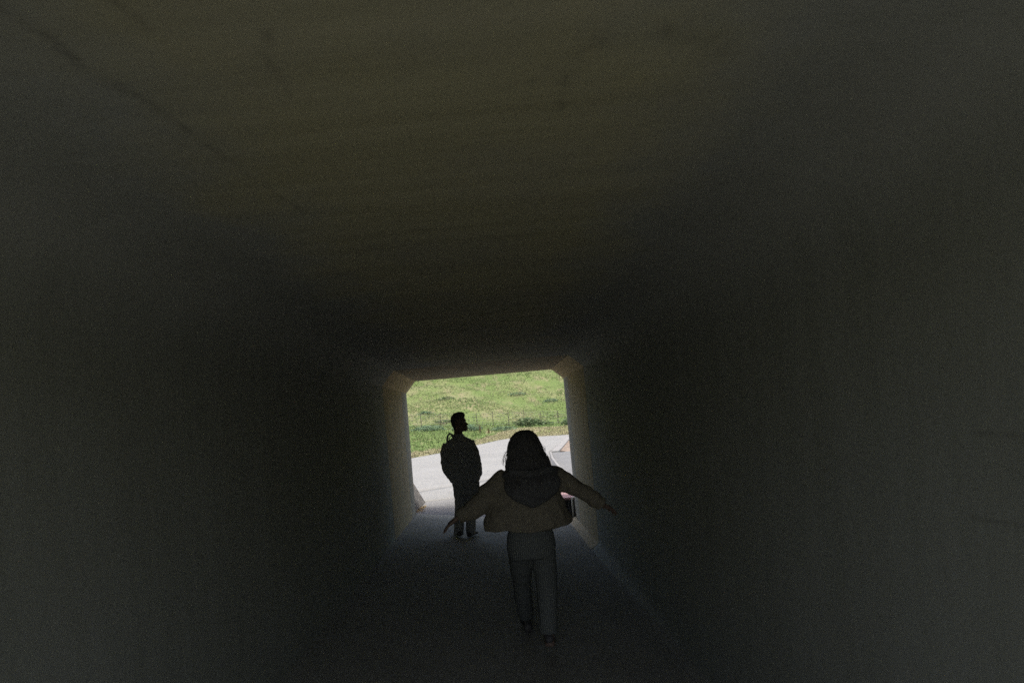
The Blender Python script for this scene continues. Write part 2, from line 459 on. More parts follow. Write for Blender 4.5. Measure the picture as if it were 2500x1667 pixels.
# portal walls at both ends, with the opening left free
def portal(y0, y1, name):
    m = MB()
    def prism(pts):
        k = len(pts); v = [(x, y0, z) for x, z in pts] + [(x, y1, z) for x, z in pts]
        m.add(v, [tuple(range(k)), tuple(range(k, 2 * k))[::-1]] + [(i, i + k, (i + 1) % k + k, (i + 1) % k) for i in range(k)])
    l, r_, t = XL - .12, XR + .12, ZC + .10
    prism([(-8, -.6), (l, -.6), (l, 2.72), (-2.6, 2.72), (-8, .1)])
    prism([(r_, -.6), (8, -.6), (8, .1), (2.6, 2.72), (r_, 2.72)])
    prism([(l, t), (r_, t), (r_, 2.72), (l, 2.72)])
    return m.build(name, M['headwall'], tunnel)
portal(YF - .34, YF - .005, 'portal_wall'); portal(YN + .005, YN + .34, 'portal_wall')
m = MB()
m.box(XR + .02, XR + .034, YF + .001, YF + .02, CAMZ - 1.75, CAMZ + .6)
m.build('edge_strip', M['strip'], tunnel)
m = MB()
m.box(XL - .034, XL - .02, YF + .001, YF + .02, fz(XL), CAMZ + .57)
m.build('edge_strip', M['strip'], tunnel)

# earth bank carried by the tunnel
def grid(xs, ys, h, name, mat, smooth=True, parent=None, **k):
    v = [(x, y, h(x, y)) for y in ys for x in xs]; W = len(xs)
    f = [(j * W + i, j * W + i + 1, (j + 1) * W + i + 1, (j + 1) * W + i) for j in range(len(ys) - 1) for i in range(W - 1)]
    return mesh_obj(name, v, f, mat, parent, smooth, **k)
def nz(x, y, s, a=1.0, o=0): return a * mnoise.noise(Vector((x * s + o, y * s - o, o * .37)))
def hemb(x, y):
    e = max(0, abs(x) - 2.6); return max(-.3, 2.66 - e * .485 + .03 * nz(x, y, .8))
grid(list(np.linspace(-9.4, 9.4, 60)), list(np.linspace(YN + .1, YF - .1, 24)), hemb, 'embankment', M['grassground'], kind='structure')

# ------------------------------------------------------------------ ground outside
ROADZ = CAMZ - 1.48
def interp(pts):
    xs, ys = zip(*pts); return lambda x: float(np.interp(x, xs, ys))
E_PTS = [(-60, 16), (-30, 18), (-15, 20.5), (-8, 24), (-5.2, 26.4), (-4.05, 28), (-2.85, 30.7), (-1.9, 34), (-1.2, 36.8), (-.2, 40.5), (.6, 43.2), (1.2, 44.3), (2.2, 44.0), (3.5, 42.9), (5.2, 41.5), (9, 39.8), (30, 38), (60, 37)]
_e = interp(E_PTS)
_exs = np.linspace(-170, 170, 6801); _eys = sum(np.interp(_exs + d, *zip(*E_PTS)) for d in (-.5, -.25, 0, .25, .5)) / 5; _eys = _eys.tolist()
def e(x):
    q = min(max((x + 170) * 20, 0), 6799); i = int(q); q -= i; return _eys[i] * (1 - q) + _eys[i + 1] * q
def gground(x, y):
    if -1.6 < x < 1.745 and y < 11.5 and y > -14: return -.75
    r = math.hypot(x, y - 20)
    return ROADZ - .09 - .0 * r + (.4 * max(0, -y - 12) * .25 if y < -12 else 0)
gx = sorted(set(list(np.linspace(-900, -30, 12)) + list(np.linspace(-30, 30, 61)) + [-1.61, -1.59, 1.74, 1.76] + list(np.linspace(30, 900, 12))))
gy = sorted(set(list(np.linspace(-260, -20, 14)) + list(np.linspace(-20, 60, 81)) + [11.49, 11.51, -13.9, -14.1] + list(np.linspace(60, 900, 14))))
grid(gx, gy, gground, 'ground', M['soil'] and M['grassground'], kind='structure')

# unseen wide concrete ramp, added behind the camera to bounce daylight into the tunnel
def hramp(x, y):
    d = YN - y
    k = min(1, d / 1.5)
    return fz(max(XL, min(1.3, x))) * (1 - k) + .1 * k - .01 + max(0, d - 1.5) * .17
grid(list(np.linspace(-9, -1.5, 6)) + list(np.linspace(-1.3, 1.3, 6)) + list(np.linspace(1.5, 9, 6)), list(np.linspace(-46, YN - .005, 40)), hramp, 'ramp', M['bounce_ramp'], kind='structure')
def hside(x, y):
    d = YN - y
    return hramp(9, y) - .02 + (abs(x) - 8.9) * .12
for s_ in (-1, 1):
    grid([s_ * q for q in (np.linspace(8.9, 60, 20) if s_ > 0 else np.linspace(60, 8.9, 20))], list(np.linspace(-60, YN - .06, 30)), hside, 'grass_bank', M['grassground'], kind='structure')

# apron just outside the far opening, then the road slabs
def hap(x, y):
    t = min(1, max(0, (y - YF) / 1.45)); t = t * t * (3 - 2 * t)
    return fz(x) * (1 - t) + ROADZ * t - .002
yj = interp([(-1.5, 11.27), (-.9, 11.33), (1.2, 11.5)])
xs = list(np.linspace(XL - .02, 1.125, 24))
v = []; f = []; NYA = 16
for x in xs:
    for j in range(NYA): 
        y = YF + .002 + (yj(x) - .012 - YF) * j / (NYA - 1); v.append((x, y, hap(x, y)))
for i in range(len(xs) - 1):
    for j in range(NYA - 1):
        a = i * NYA + j; f.append((a, a + NYA, a + NYA + 1, a + 1))
mesh_obj('apron', v, f, M['apron'], None, True, kind='structure')
apron_skirt = MB()

crack = interp([(-30, 12.2), (-6, 12.4), (-2.6, 12.75), (-1.75, 13.1), (-1.45, 13.35), (-1.1, 13.7), (-.6, 14.15), (.02, 14.65), (.7, 15.0), (1.5, 15.6), (1.6, 15.7)])
def strip(name, mat, xs, lo, hi, n, z=ROADZ, rag=0.0, thick=.05):
    v = []; f = []
    for x in xs:
        a, b = lo(x), hi(x)
        for j in range(n + 1):
            y = a + (b - a) * j / n
            if j in (0, n): y += rag * mnoise.noise(Vector((x * 2.3, j * 7.7, 3)))
            v.append((x, y, z + .012 * mnoise.noise(Vector((x * .5, y * .5, 1)))))
    W = n + 1
    for i in range(len(xs) - 1):
        for j in range(n):
            a = i * W + j; f.append((a, a + W, a + W + 1, a + 1))
    # turned-down edges
    b = len(v)
    for i, x in enumerate(xs):
        p, q = v[i * W], v[i * W + n]
        v.append((p[0], p[1], p[2] - thick)); v.append((q[0], q[1], q[2] - thick))
    for i in range(len(xs) - 1):
        f.append((i * W, b + 2 * i, b + 2 * i + 2, (i + 1) * W)); f.append((i * W + n, (i + 1) * W + n, b + 2 * i + 3, b + 2 * i + 1))
    return mesh_obj(name, v, f, mat, None, True, kind='structure')
X1 = sorted(list(np.linspace(-30, -3, 28)) + list(np.linspace(-2.9, 1.62, 60)))
lo1 = lambda x: (11.31 if x < -1.42 else yj(x) + .012) + .012 * mnoise.noise(Vector((x * 3, 2, 2)))
strip('forecourt', M['road'], X1, lo1, lambda x: crack(x) - .012 + .02 * mnoise.noise(Vector((x * 4, 0, 0))), 6)
KERB = [(1.57, 15.7), (1.8, 18.6), (2.24, 23.6), (2.36, 23.9), (4.5, 35.4), (5.2, 37.2), (7, 37.6), (30, 36)]
_k = interp(KERB)
X2 = sorted(list(np.linspace(-30, -6, 20)) + list(np.linspace(-5.9, 6, 170)) + list(np.linspace(6.2, 30, 20)))
strip('road', M['road'], X2, lambda x: (crack(x) + .012 + .02 * mnoise.noise(Vector((x * 4, 0, 0)))) if x < 1.575 else _k(x), lambda x: max(e(x), _k(x) + .4 if x > 1.575 else 0), 24, rag=.35)
# side path to the right, dirt bed and its kerb
v = []; ys_ = np.linspace(11.8, 22.7, 30); f = []
kx = lambda y: float(np.interp(y, [11.6, 15.7, 18.6, 23.6], [1.66, 1.68, 1.92, 2.36]))
for y in ys_:
    for t in np.linspace(0, 1, 12): v.append((kx(y) + t * (14 - kx(y)), y, ROADZ + .004 + .01 * nz(t * 9, y, .6)))
for j in range(29):
    for i in range(11):
        a = j * 12 + i; f.append((a, a + 1, a + 13, a + 12))
mesh_obj('side_path', v, f, M['path'], None, True, kind='structure')
v = []; f = []
bx0 = lambda y: float(np.interp(y, [22.75, 23.7, 35.4], [2.9, 2.66, 4.66]))
for y in np.linspace(22.75, 35.2, 40):
    for t in np.linspace(0, 1, 20): 
        x = bx0(y) + t * (16 - bx0(y)); v.append((x, y, ROADZ - .02 + .07 * abs(nz(x, y, 1.7)) + .16 * t))
for j in range(39):
    for i in range(19):
        a = j * 20 + i; f.append((a, a + 1, a + 21, a + 20))
mesh_obj('dirt_bed', v, f, M['dirt'], None, True, kind='structure')
kb = MB()
kp = [(2.42, 22.95), (2.62, 24.0), (3.55, 29.2), (4.62, 35.3)]
for i in range(3):
    (ax, ay), (bx, by) = kp[i], kp[i + 1]
    d = Vector((bx - ax, by - ay, 0)).normalized(); s_ = Vector((d.y, -d.x, 0)) * .16
    A, B = Vector((ax, ay, 0)) + d * .01, Vector((bx, by, 0)) - d * .01
    vs_ = []
    for zz in (ROADZ - .05, ROADZ + .05):
        vs_ += [(A - s_) + Vector((0, 0, zz)), (A + s_) + Vector((0, 0, zz)), (B + s_) + Vector((0, 0, zz)), (B - s_) + Vector((0, 0, zz))]
    kb.add(vs_, [(0, 3, 2, 1), (4, 5, 6, 7), (0, 1, 5, 4), (1, 2, 6, 5), (2, 3, 7, 6), (3, 0, 4, 7)])
tag(kb.build('kerb', M['kerb']), 'pale concrete kerb edging the brown dirt triangle', 'kerb')

# low tapering kerb wall between road and side path
wv = []
pth = [(2.25, 23.5), (2.1, 21.8), (1.82, 18.6), (1.62, 15.2), (1.56, 12.4)]
hts = [.01, .05, .10, .13, .15]
rings = []
for (x, y), h in zip(pth, hts):
    rings.append([(x - .03 - h * .18, y, ROADZ - .05), (x + .09, y, ROADZ - .05), (x + .08, y, ROADZ + h), (x + .02, y, ROADZ + h)])
m = MB(); m.rings(rings)
tag(m.build('kerb_wall', M['kerb']), 'low tapering concrete wall between road and grey side path', 'low wall')

# hillside with verge
def zf(x): return 1.22 - .055 * max(-14, min(14, x))
YFN = 55.0
def hh(x, y):
    t = y - e(x)
    L = max(6, YFN - e(x))
    k = min(1, max(0, t / L))
    z = ROADZ - .06 + .10 * min(1, max(0, t) / .5) + (zf(x) - ROADZ - .05) * (k ** 1.25)
    if x > .5 and 0 < t < 9:                                   # heap of dry cuttings along the right verge
        z += .32 * math.exp(-((t - 4.2) / 1.8) ** 2) * min(1, (x - .5) / 2)
    d = y - YFN
    if d > 0:
        z += .04 * d if d < 5 else .2 + (d - 5) * .30 + .0006 * min(d - 5, 60) ** 2
    if t > 1:
        a = min(1, (t - 1) / 6)
        z += a * (.10 * nz(x, y, .55) + .06 * nz(x, y, 1.5, 1, 5))
        if d > 0: z += min(1, d / 8) * (.75 * nz(x * .6, y, .11, 1, 9) + .35 * nz(x * .5, y, .33, 1, 3))
    return z
hx = sorted(list(np.linspace(-160, -24, 24)) + list(np.linspace(-22, 22, 150)) + list(np.linspace(24, 160, 24)))
ht = [-.6, -.2, 0, .15, .3, .6] + list(np.linspace(1, 30, 60)) + list(np.linspace(30.5, 75, 100)) + list(np.linspace(77, 230, 34))
v = []; f = []; W = len(hx)
VR = []
for t in ht:
    for x in hx:
        y = e(x) + t; v.append((x, y, hh(x, y) if t >= 0 else ROADZ - .1))
for j in range(len(ht) - 1):
    for i in range(W - 1):
        f.append((j * W + i, j * W + i + 1, (j + 1) * W + i + 1, (j + 1) * W + i))
hill = mesh_obj('hillside', v, f, M['grassground'], None, True, kind='structure')
hill.data.materials.append(M['verge'])
vw = lambda x: 3.0 if x < -2.5 else (3.0 + (x + 2.5) * .75 if x < 1 else 5.7)
for p in hill.data.polygons:
    c = p.center
    if c.y - e(c.x) < vw(c.x) + .6 * mnoise.noise(Vector((c.x * 1.3, c.y * 1.3, 0))): p.material_index = 1

# ------------------------------------------------------------------ grass
def tufts(name, pts, mat, hgt, wid, nb, lean=.5, label=None, cat=None, kind='stuff'):
    P = np.array(pts); N = len(P)
    if N == 0: return
    k = nb
    base = np.repeat(P, k, 0); M_ = len(base)
    ang = rng.uniform(0, 2 * np.pi, M_); L = rng.uniform(.55, 1.25, M_) * np.repeat(hgt * rng.uniform(.6, 1.5, N), k)
    ln = rng.uniform(.1, lean, M_) * L
    w_ = rng.uniform(.6, 1.4, M_) * wid
    ox = rng.normal(0, 1, M_) * hgt * .25; oy = rng.normal(0, 1, M_) * hgt * .25
    b = base + np.stack([ox, oy, np.zeros(M_) - .02], 1)
    side = np.stack([np.cos(ang + 1.57), np.sin(ang + 1.57), np.zeros(M_)], 1) * w_[:, None]
    fw = np.stack([np.cos(ang), np.sin(ang), np.zeros(M_)], 1)
    up = np.array([0, 0, 1.0])
    p0 = b - side; p1 = b + side
    mid = b + fw * (ln * .35)[:, None] + up * (L * .6)[:, None]
    p2 = mid + side * .7; p3 = mid - side * .7
    tip = b + fw * ln[:, None] + up * (L * np.sqrt(np.clip(1 - .3 * (ln / L) ** 2, .3, 1)))[:, None]
    V = np.stack([p0, p1, p2, p3, tip], 1).reshape(-1, 3)
    i0 = np.arange(M_) * 5
    quads = np.stack([i0, i0 + 1, i0 + 2, i0 + 3], 1); tris = np.stack([i0 + 3, i0 + 2, i0 + 4], 1)
    me = bpy.data.meshes.new(name)
    me.vertices.add(len(V)); me.vertices.foreach_set('co', V.ravel())
    loops = np.concatenate([quads.ravel(), tris.ravel()])
    me.loops.add(len(loops)); me.loops.foreach_set('vertex_index', loops.astype(np.int32))
    st = np.concatenate([np.arange(M_) * 4, M_ * 4 + np.arange(M_) * 3]); tot = np.concatenate([np.full(M_, 4), np.full(M_, 3)])
    me.polygons.add(2 * M_); me.polygons.foreach_set('loop_start', st.astype(np.int32)); me.polygons.foreach_set('loop_total', tot.astype(np.int32))
    me.update(calc_edges=True); me.validate()
    me.materials.append(mat)
    return link(name, me, None, kind=kind, label=label, cat=cat)

def scatter(n, x0, x1, y0, y1, ok, wide=False):
    out = []
    while len(out) < n:
        y = random.uniform(y0, y1 + (y1 - y0) * .35 * random.random() ** 2 if y1 > 80 else y1)
        q = random.random()
        x = random.uniform(x0, x1) if wide else random.uniform(-.21 * y, .18 * y) if q < .58 else (-.015 + math.copysign(.19 + abs(random.gauss(0, .24)), random.random() - .5)) * y
        if ok(x, y): out.append((x, y, hh(x, y)))
    return out
def clump(x, y, s=.25, o=0): return mnoise.noise(Vector((x * s * .55 + o, y * s, o)))
t_of = lambda x, y: y - e(x)
tufts('hill_grass', scatter(32000, 0, 0, 52, 100, lambda x, y: t_of(x, y) > 8 and clump(x, y, .35, 4) > -.25 + .3 * random.random()) +
      scatter(9000, 0, 0, 54, 105, lambda x, y: True) +
      scatter(2500, -60, 60, 40, 100, lambda x, y: t_of(x, y) > 8, True), M['blade'], .105, .02, 6, 1.7)
tufts('lush_grass', scatter(7500, 0, 0, 22, 60, lambda x, y: t_of(x, y) > vw(x) - .3 and (x < 1.2 or t_of(x, y) > 7.5)) +
      scatter(5500, 0, 0, 55, 90, lambda x, y: clump(x, y, .22, 11) > .12) +
      scatter(1500, -30, 30, 25, 58, lambda x, y: t_of(x, y) > vw(x), True), M['lush'], .17, .02, 7, 1.1)
tufts('dry_grass', scatter(7500, 0, 0, 21, 52, lambda x, y: .1 < t_of(x, y) < vw(x) + .8) +
      scatter(4200, 0, 0, 54, 100, lambda x, y: clump(x, y, .3, 21) > .16), M['dry'], .09, .018, 7, 1.6)

# shrubs and low dark clumps
def shrub(name, x, y, rx, ry, hz, nl, mat, size, label, group=None, cat='shrub', bare=0):
    z0 = hh(x, y) - .05
    root = empty(name, (x, y, z0), label=label, cat=cat, group=group)
    m = MB()
    for i in range(nl):
        while True:
            a, b, c = random.uniform(-1, 1), random.uniform(-1, 1), random.uniform(0, 1)
            r = a * a + b * b + c * c
            if r < 1 and random.random() < .35 + r and mnoise.noise(Vector((a * 2.5 + x, b * 2.5, c * 2.5))) > -.22: break
        p = Vector((x + a * rx, y + b * ry, z0 + c * hz + .06))
        s = size * random.uniform(.5, 1.4)
        q = Matrix.Rotation(random.uniform(0, 6.28), 3, 'Z') @ Matrix.Rotation(random.uniform(-1.2, 1.2), 3, 'X')
        vs_ = [p + q @ Vector(k) * s for k in ((-.5, 0, 0), (0, -.22, .1), (.6, 0, 0), (0, .22, .1))]
        m.add(vs_, [(0, 1, 2, 3)])
    m.build('foliage', mat, root, kind='stuff')
    m = MB()
    for i in range(9 + bare):
        a = random.uniform(0, 6.28); k = random.uniform(.3, .95)
        tip = Vector((x + math.cos(a) * rx * k, y + math.sin(a) * ry * k, z0 + hz * random.uniform(.5, 1.05 if i < 9 else 1.25)))
        b0 = Vector((x + math.cos(a) * rx * k * (.3 if i < 9 else .9), y, z0))
        m.tube([b0, (b0 + tip) * .5 + Vector((0, 0, .05)), tip], [.014, .01, .004], 5)
    m.build('stem', M['post'], root, kind='stuff')
    return root
shrub('shrub', 3.3, 53.2, 1.6, .8, .8, 1300, M['leafdark'], .20, 'wide dark green shrub lying low in the grass right of the man', bare=26)
shrub('shrub', 4.9, 52.6, .9, .6, .45, 260, M['leafdark'], .18, 'small ragged dark shrub at the right end of the wide one')
shrub('shrub', 6.75, 50.5, .75, .6, .7, 420, M['leafdark'], .18, 'small dark shrub beside the right tunnel wall above the dry verge')
shrub('shrub', -8.1, 50, 1.0, .7, .75, 420, M['leafdark'], .18, 'dark green shrub beside the left tunnel wall below the fence')
shrub('shrub', -2.3, 49, 1.5, .8, .6, 600, M['leafgrey'], .22, 'grey green leafy weed bush just left of the man\'s neck')
shrub('shrub', -5.6, 49.5, 1.6, .8, .5, 520, M['leafgrey'], .22, 'grey green low bush below the fence on the left')
shrub('shrub', .9, 50, 1.5, .8, .45, 420, M['leafgrey'], .2, 'grey green low bush between the man\'s face and the woman\'s head')
for (x, y, r, lab) in ((-7.4, 64, 1.0, 'dark grass tussock on the slope near the left tunnel wall'), (-5.3, 69, 1.2, 'dark tussock highest on the left of the slope'),
                       (-5.2, 60.5, 1.2, 'flat dark tussock on the slope above the fence on the left'), (3.3, 71, 1.3, 'dark tussock in the upper middle of the slope'),
                       (7.2, 68, 1.0, 'dark green tussock high on the slope by the right wall')):
    shrub('tussock', x, y, r, .7, .35, 200, M['leafgrey'] if r < 1.1 or r > 1.25 else M['leafdark'], .2, lab, cat='tussock')

# wire fence along the foot of the slope
FY = lambda x: 54.6 - .06 * x
fence = empty('wire_fence', (0, FY(0), hh(0, FY(0))), label='thin wire stock fence with rusty posts crossing the foot of the green slope', cat='fence')
px_ = [-30, -28.2, -26.5, -24.8, -23.1, -21.4, -19.7, -18, -16.3, -14.6, -12.9, -11.2, -9.6, -8.1, -6.85, -4.95, -3.2, -1.45, .1, 1.6, 3.1, 4.7, 6.3, 8.0, 9.8, 11.6, 13.4, 15.2, 17, 18.8, 20.6, 22.4, 24.2, 26]
for i, x in enumerate(px_):
    m = MB(); y = FY(x); z = hh(x, y)
    m.tube([(x, y, z - .2), (x + random.uniform(-.03, .03), y, z + 1.28 + random.uniform(-.08, .1))], [.03, .028], 6)
    m.build('post', M['post'], fence)
for hgt in (.18, .42, .68, .95, 1.2):
    m = MB()
    m.tube([(x, FY(x) - .03, hh(x, FY(x)) + hgt + .02 * math.sin(i * 2.1)) for i, x in enumerate(px_)], .009, 4)
    m.build('wire', M['wire'], fence)
m = MB()
for x in np.arange(-29.9, 25.9, .42):
    y = FY(x) - .03; z = hh(x, y); m.tube([(x, y, z + .12), (x, y, z + 1.2)], .007, 4)
m.build('wire_mesh', M['wire'], fence, kind='stuff')

# rusty dock weeds standing in the grass
def weed(x, y, h, label):
    z = hh(x, y) - .03
    root = empty('dock_weed', (x, y, z), label=label, cat='weed', group=None)
    m = MB(); m.tube([(x, y, z), (x + .03, y, z + h * .5), (x + .02, y, z + h)], [.025, .02, .008], 5); m.build('stem', M['post'], root)
    m = MB()
    for i in range(34):
        k = random.uniform(.35, 1); a = random.uniform(0, 6.28); r = random.uniform(.02, .13) * (1.2 - k * .6)
        p = Vector((x + math.cos(a) * r, y + math.sin(a) * r, z + h * k))
        s = .032
        m.add([p + Vector((-s, 0, 0)), p + Vector((0, -s * .5, s)), p + Vector((s, 0, 0)), p + Vector((0, s * .5, -s))], [(0, 1, 2, 3)])
    m.build('seed_head', M['weed'], root, kind='stuff')
weed(-3.75, 53.2, 1.15, 'tall rusty dock weed standing before the fence left of the man')
weed(-2.75, 53.5, 1.1, 'rusty dock weed touching the back of the man\'s head')
weed(-1.02, 45.0, .85, 'orange brown dock weed on the verge right of the man\'s shoulder')
weed(-.35, 46.5, .55, 'short orange weed on the dry verge left of the woman\'s head')

# slanted timber rack along the left edge of the apron
rack = empty('slatted_rack', (XL - .1, 10.5, ROADZ), label='grey slatted timber rack leaning outwards at the left foot of the tunnel opening', cat='rack')
for i in range(10):
    y = 9.93 + i * .147
    zb = hap(XL, y) - .02
    m = MB()
    p = Vector((XL - .055, y, zb)); q = p + Vector((-.5, .10, .95)) * 1.1
    d = (q - p)
    a = Vector((.0, .032, 0)); b = Vector((.02, 0, .01))
    m.add([p - a - b, p + a - b, p + a + b, p - a + b, q - a - b, q + a - b, q + a + b, q - a + b],
          [(0, 3, 2, 1), (4, 5, 6, 7), (0, 1, 5, 4), (1, 2, 6, 5), (2, 3, 7, 6), (3, 0, 4, 7)])
    m.build('slat', M['bar'], rack)
m = MB(); m.tube([(XL - .62, 9.86, ROADZ + 1.02), (XL - .62, 11.45, ROADZ + 1.02)], [(.05, .03)] * 2, 4); m.build('rail', M['bar'], rack)
# earth behind the rack
def hbank(x, y):
    d = XL - .16 - x; k = min(1, max(0, d / .5)); g = min(1, max(0, (12.6 - y) / 1.2))
    return ROADZ - .12 + .7 * k * g + (.05 * nz(x, y, 2) if k > .3 else 0)
grid(list(np.linspace(-9, XL - .15, 40)), list(np.linspace(YF + .01, 12.8, 24)), hbank, 'bank', M['soil'], kind='structure')
# dead leaves gathered in the corner
pts = [(XL - .03 + abs(random.gauss(0, .055)), random.uniform(9.85, 10.7), 0) for i in range(160)]
tufts('leaf_litter', [(x, y, hap(x, y) + .015) for x, y, _ in pts], M['litter'], .016, .007, 3, 1.4)

pts = [(random.choice([XL + abs(random.gauss(0, .07)) + .01, 1.15 - abs(random.gauss(0, .09)), random.uniform(XL, 1.1)]), random.uniform(5.5, 9.7)) for i in range(150)]
tufts('floor_litter', [(x, y, fz(x) + .012) for x, y in pts], M['litter'], .014, .006, 2, 1.4)

# red planks over the gutter on dark uprights, right of the opening
deck = empty('gutter_cover', (1.5, 10.1, fz(1.1)), label='faded red plank cover on dark slats at the right foot of the tunnel opening', cat='gutter cover')
for (a, b) in ((10.08, 10.42), (10.45, 10.76), (10.80, 11.20), (11.23, 11.72)):
    m = MB(); x0 = 1.135 + (a - 10.08) * .085
    m.box(x0, 1.75, a, b, ROADZ - .03, ROADZ + .012 + random.uniform(-.004, .004))
    m.build('plank', M['redplank'], deck)
for i in range(8):
    x = 1.15 + i * .078
    m = MB(); m.box(x, x + .03, 10.10, 10.14, fz(1.1) - .06, ROADZ - .034); m.build('slat', M['slat'], deck)
m = MB(); m.box(1.13, 1.75, 10.3, 10.33, -.5, ROADZ - .04); m.build('back_board', M['slat'], deck)
# cream pipe hoop at the foot of the right wall
hp = []
for i in range(13):
    a = math.pi * i / 12; hp.append((1.262 + .0 * i + .035 * (1 - math.cos(a)) * .9, 9.86 + .02 * (1 - math.cos(a)), CAMZ - 1.478 + .035 * math.sin(a)))
hp = [(1.262, 9.86, fz(1.25) - .05)] + hp + [(hp[-1][0], hp[-1][1], fz(1.3) - .05)]
m = MB(); m.tube(hp, .013, 8)
tag(m.build('pipe_hoop', M['pipe'], None, True), 'cream painted bent pipe hoop beside the red plank cover', 'pipe')

# ------------------------------------------------------------------ people
M['skin'] = flat('skin', (.165, .115, .085), .6, .4, .08, 30)
M['black_hair'] = flat('black_hair', (.075, .074, .070), .85, .25, .3, 60)
M['mjacket'] = flat('black_jacket_cloth', (.30, .31, .30), .85, .2, .15, 40)
M['mtrouser'] = flat('black_trouser_cloth', (.28, .29, .28), .9, .2, .15, 40)
M['shoe'] = flat('dark_shoe', (.06, .058, .055), .6, .4, .2, 40)
M['sole'] = flat('pale_sole', (.5, .5, .48), .7, .3, .1, 40)
M['wjacket'] = flat('tan_jacket_cloth', (.19, .172, .125), .9, .2, .15, 45)
def cord():
    n = NT('teal_corduroy', .95, .15)
    g = n.t.nodes.new('ShaderNodeTexWave'); g.wave_type = 'BANDS'; g.bands_direction = 'X'
    g.inputs['Scale'].default_value = 22; g.inputs['Distortion'].default_value = 1.2; n.link(n.co, g.inputs['Vector'])
    n.col(n.ramp(g.outputs['Fac'], [(.2, (.10, .11, .098)), (.8, (.155, .166, .152))])); n.bump(g.outputs['Fac'], .4, .004)
    return n.m
M['cord'] = cord()

def head(mb, T, s=1.0):
    """head facing local +X, chin at about -.135, crown at .11; T maps local to world"""
    prof = [(.118, .020, -.030, .02), (.108, .055, -.062, .045), (.085, .078, -.085, .062), (.05, .092, -.098, .072), (.017, .1, -.101, .077), (-.010, .098, -.097, .077),
            (-.035, .098, -.09, .074), (-.064, .098, -.08, .069), (-.08, .1, -.07, .064), (-.102, .1, -.058, .057), (-.12, .098, -.045, .048), (-.134, .088, -.03, .036), (-.140, .07, -.015, .02)]
    pp = spline(prof, 40); rings = []
    for z, xf, xb, wd in pp:
        r = []
        for k in range(40):
            a = 2 * math.pi * k / 40; c, s_ = math.cos(a), math.sin(a)
            cx = (xf + xb) / 2; ax = (xf - xb) / 2
            x = cx + ax * math.copysign(abs(c) ** .85, c); y = wd * math.copysign(abs(s_) ** .9, s_)
            if c > 0:
                nose = .040 * math.exp(-((z + .050) / .013) ** 2) + .022 * math.exp(-((z + .030) / .018) ** 2)
                x += nose * math.exp(-(y / .014) ** 2)
                x += .012 * math.exp(-((z - .012) / .014) ** 2) * math.exp(-(y / .05) ** 2)            # brow
                x -= .012 * math.exp(-((z + .012) / .013) ** 2) * math.exp(-((abs(y) - .033) / .016) ** 2)  # eye sockets
                x += .030 * (math.exp(-((z + .080) / .007) ** 2) + 1.05 * math.exp(-((z + .101) / .009) ** 2)) * math.exp(-(y / .022) ** 2)
                x += .026 * math.exp(-((z + .132) / .014) ** 2) * math.exp(-(y / .026) ** 2)
            r.append(T(Vector((x, y, z)) * s))
        rings.append(r)
    mb.rings(rings)
    for sy in (1, -1):                                                  # ears, eyes
        er = []
        for k in range(9):
            a = -1.2 + 2.6 * k / 8
            er.append(T(Vector((-.012 - .012 * math.sin(a), sy * (.078 + .008 * math.sin(a * 1.2)), -.02 + .034 * math.sin(a))) * s))
        mb.tube(er, [.006 + .006 * math.sin(math.pi * k / 8) for k in range(9)], 8)

def hand(mb, wrist, d, nrm, size=.18, curl=.25, spread=.16, thumb_side=1):
    """wrist, pointing direction d, palm normal nrm: palm, four fingers and a thumb"""
    d = Vector(d).normalized(); nrm = Vector(nrm); nrm = (nrm - d * nrm.dot(d)).normalized(); s = d.cross(nrm) * thumb_side
    w0 = Vector(wrist); L = size
    mb.tube([w0 - d * .03, w0, w0 + d * L * .2, w0 + d * L * .38, w0 + d * L * .47], [(.027, .021), (.026, .019), (.036, .017), (.041, .015), (.038, .011)], 12, True, s)
    for i, (o, ln) in enumerate(((.030, .40), (.0105, .46), (-.0095, .43), (-.028, .33))):
        b = w0 + d * L * .36 + s * o
        a = (o / .03) * spread
        dd = (d * math.cos(a) + s * math.sin(a)).normalized()
        pts = [b - dd * .02]; p = b; ang = 0
        for k, part in enumerate((.20, .45, .30, .25)):
            ang += curl * (.5 if k == 0 else 1) * random.uniform(.8, 1.2)
            p = p + (dd * math.cos(ang) + nrm * math.sin(ang)) * L * ln * part * .95; pts.append(p)
        mb.tube(pts, [.0095, .0098, .0088, .0078, .0055], 8)
    b = w0 + d * L * .10 + s * .026
    t1 = (d * .70 + s * .65 + nrm * .25).normalized(); t2 = (d * .85 + s * .35 + nrm * .4).normalized()
    mb.tube([b - t1 * .015, b + t1 * L * .17, b + t1 * L * .17 + t2 * L * .16, b + t1 * L * .17 + t2 * L * .24], [.014, .012, .0095, .006], 8)

def shoe(name, T, parent, mat, sole):
    """toe towards local +Y, heel at -.09"""
    m = MB(); prof = [(-.10, .022, .05, .045), (-.085, .034, .055, .07), (-.03, .036, .05, .095), (.03, .040, .042, .085), (.09, .046, .034, .055), (.14, .042, .03, .042), (.172, .028, .026, .03), (.182, .012, .022, .018)]
    rings = []
    for y, wd, zc, hz in spline(prof, 16):
        rings.append([T(Vector((wd * math.copysign(abs(math.cos(a)) ** .8, math.cos(a)), y, .022 + max(0, hz * (.5 + .5 * math.sin(a)))))) for a in [2 * math.pi * k / 16 for k in range(16)]])
    m.rings(rings); o = m.build(name, mat, parent, True)
    m = MB(); rings = []
    for y, wd, zc, hz in spline(prof, 16):
        rings.append([T(Vector((sx * (wd + .004), y, z))) for sx, z in ((-1, 0), (1, 0), (1, .024), (-1, .024))])
    m.rings(rings); m.build('sole', sole, o)
    return o

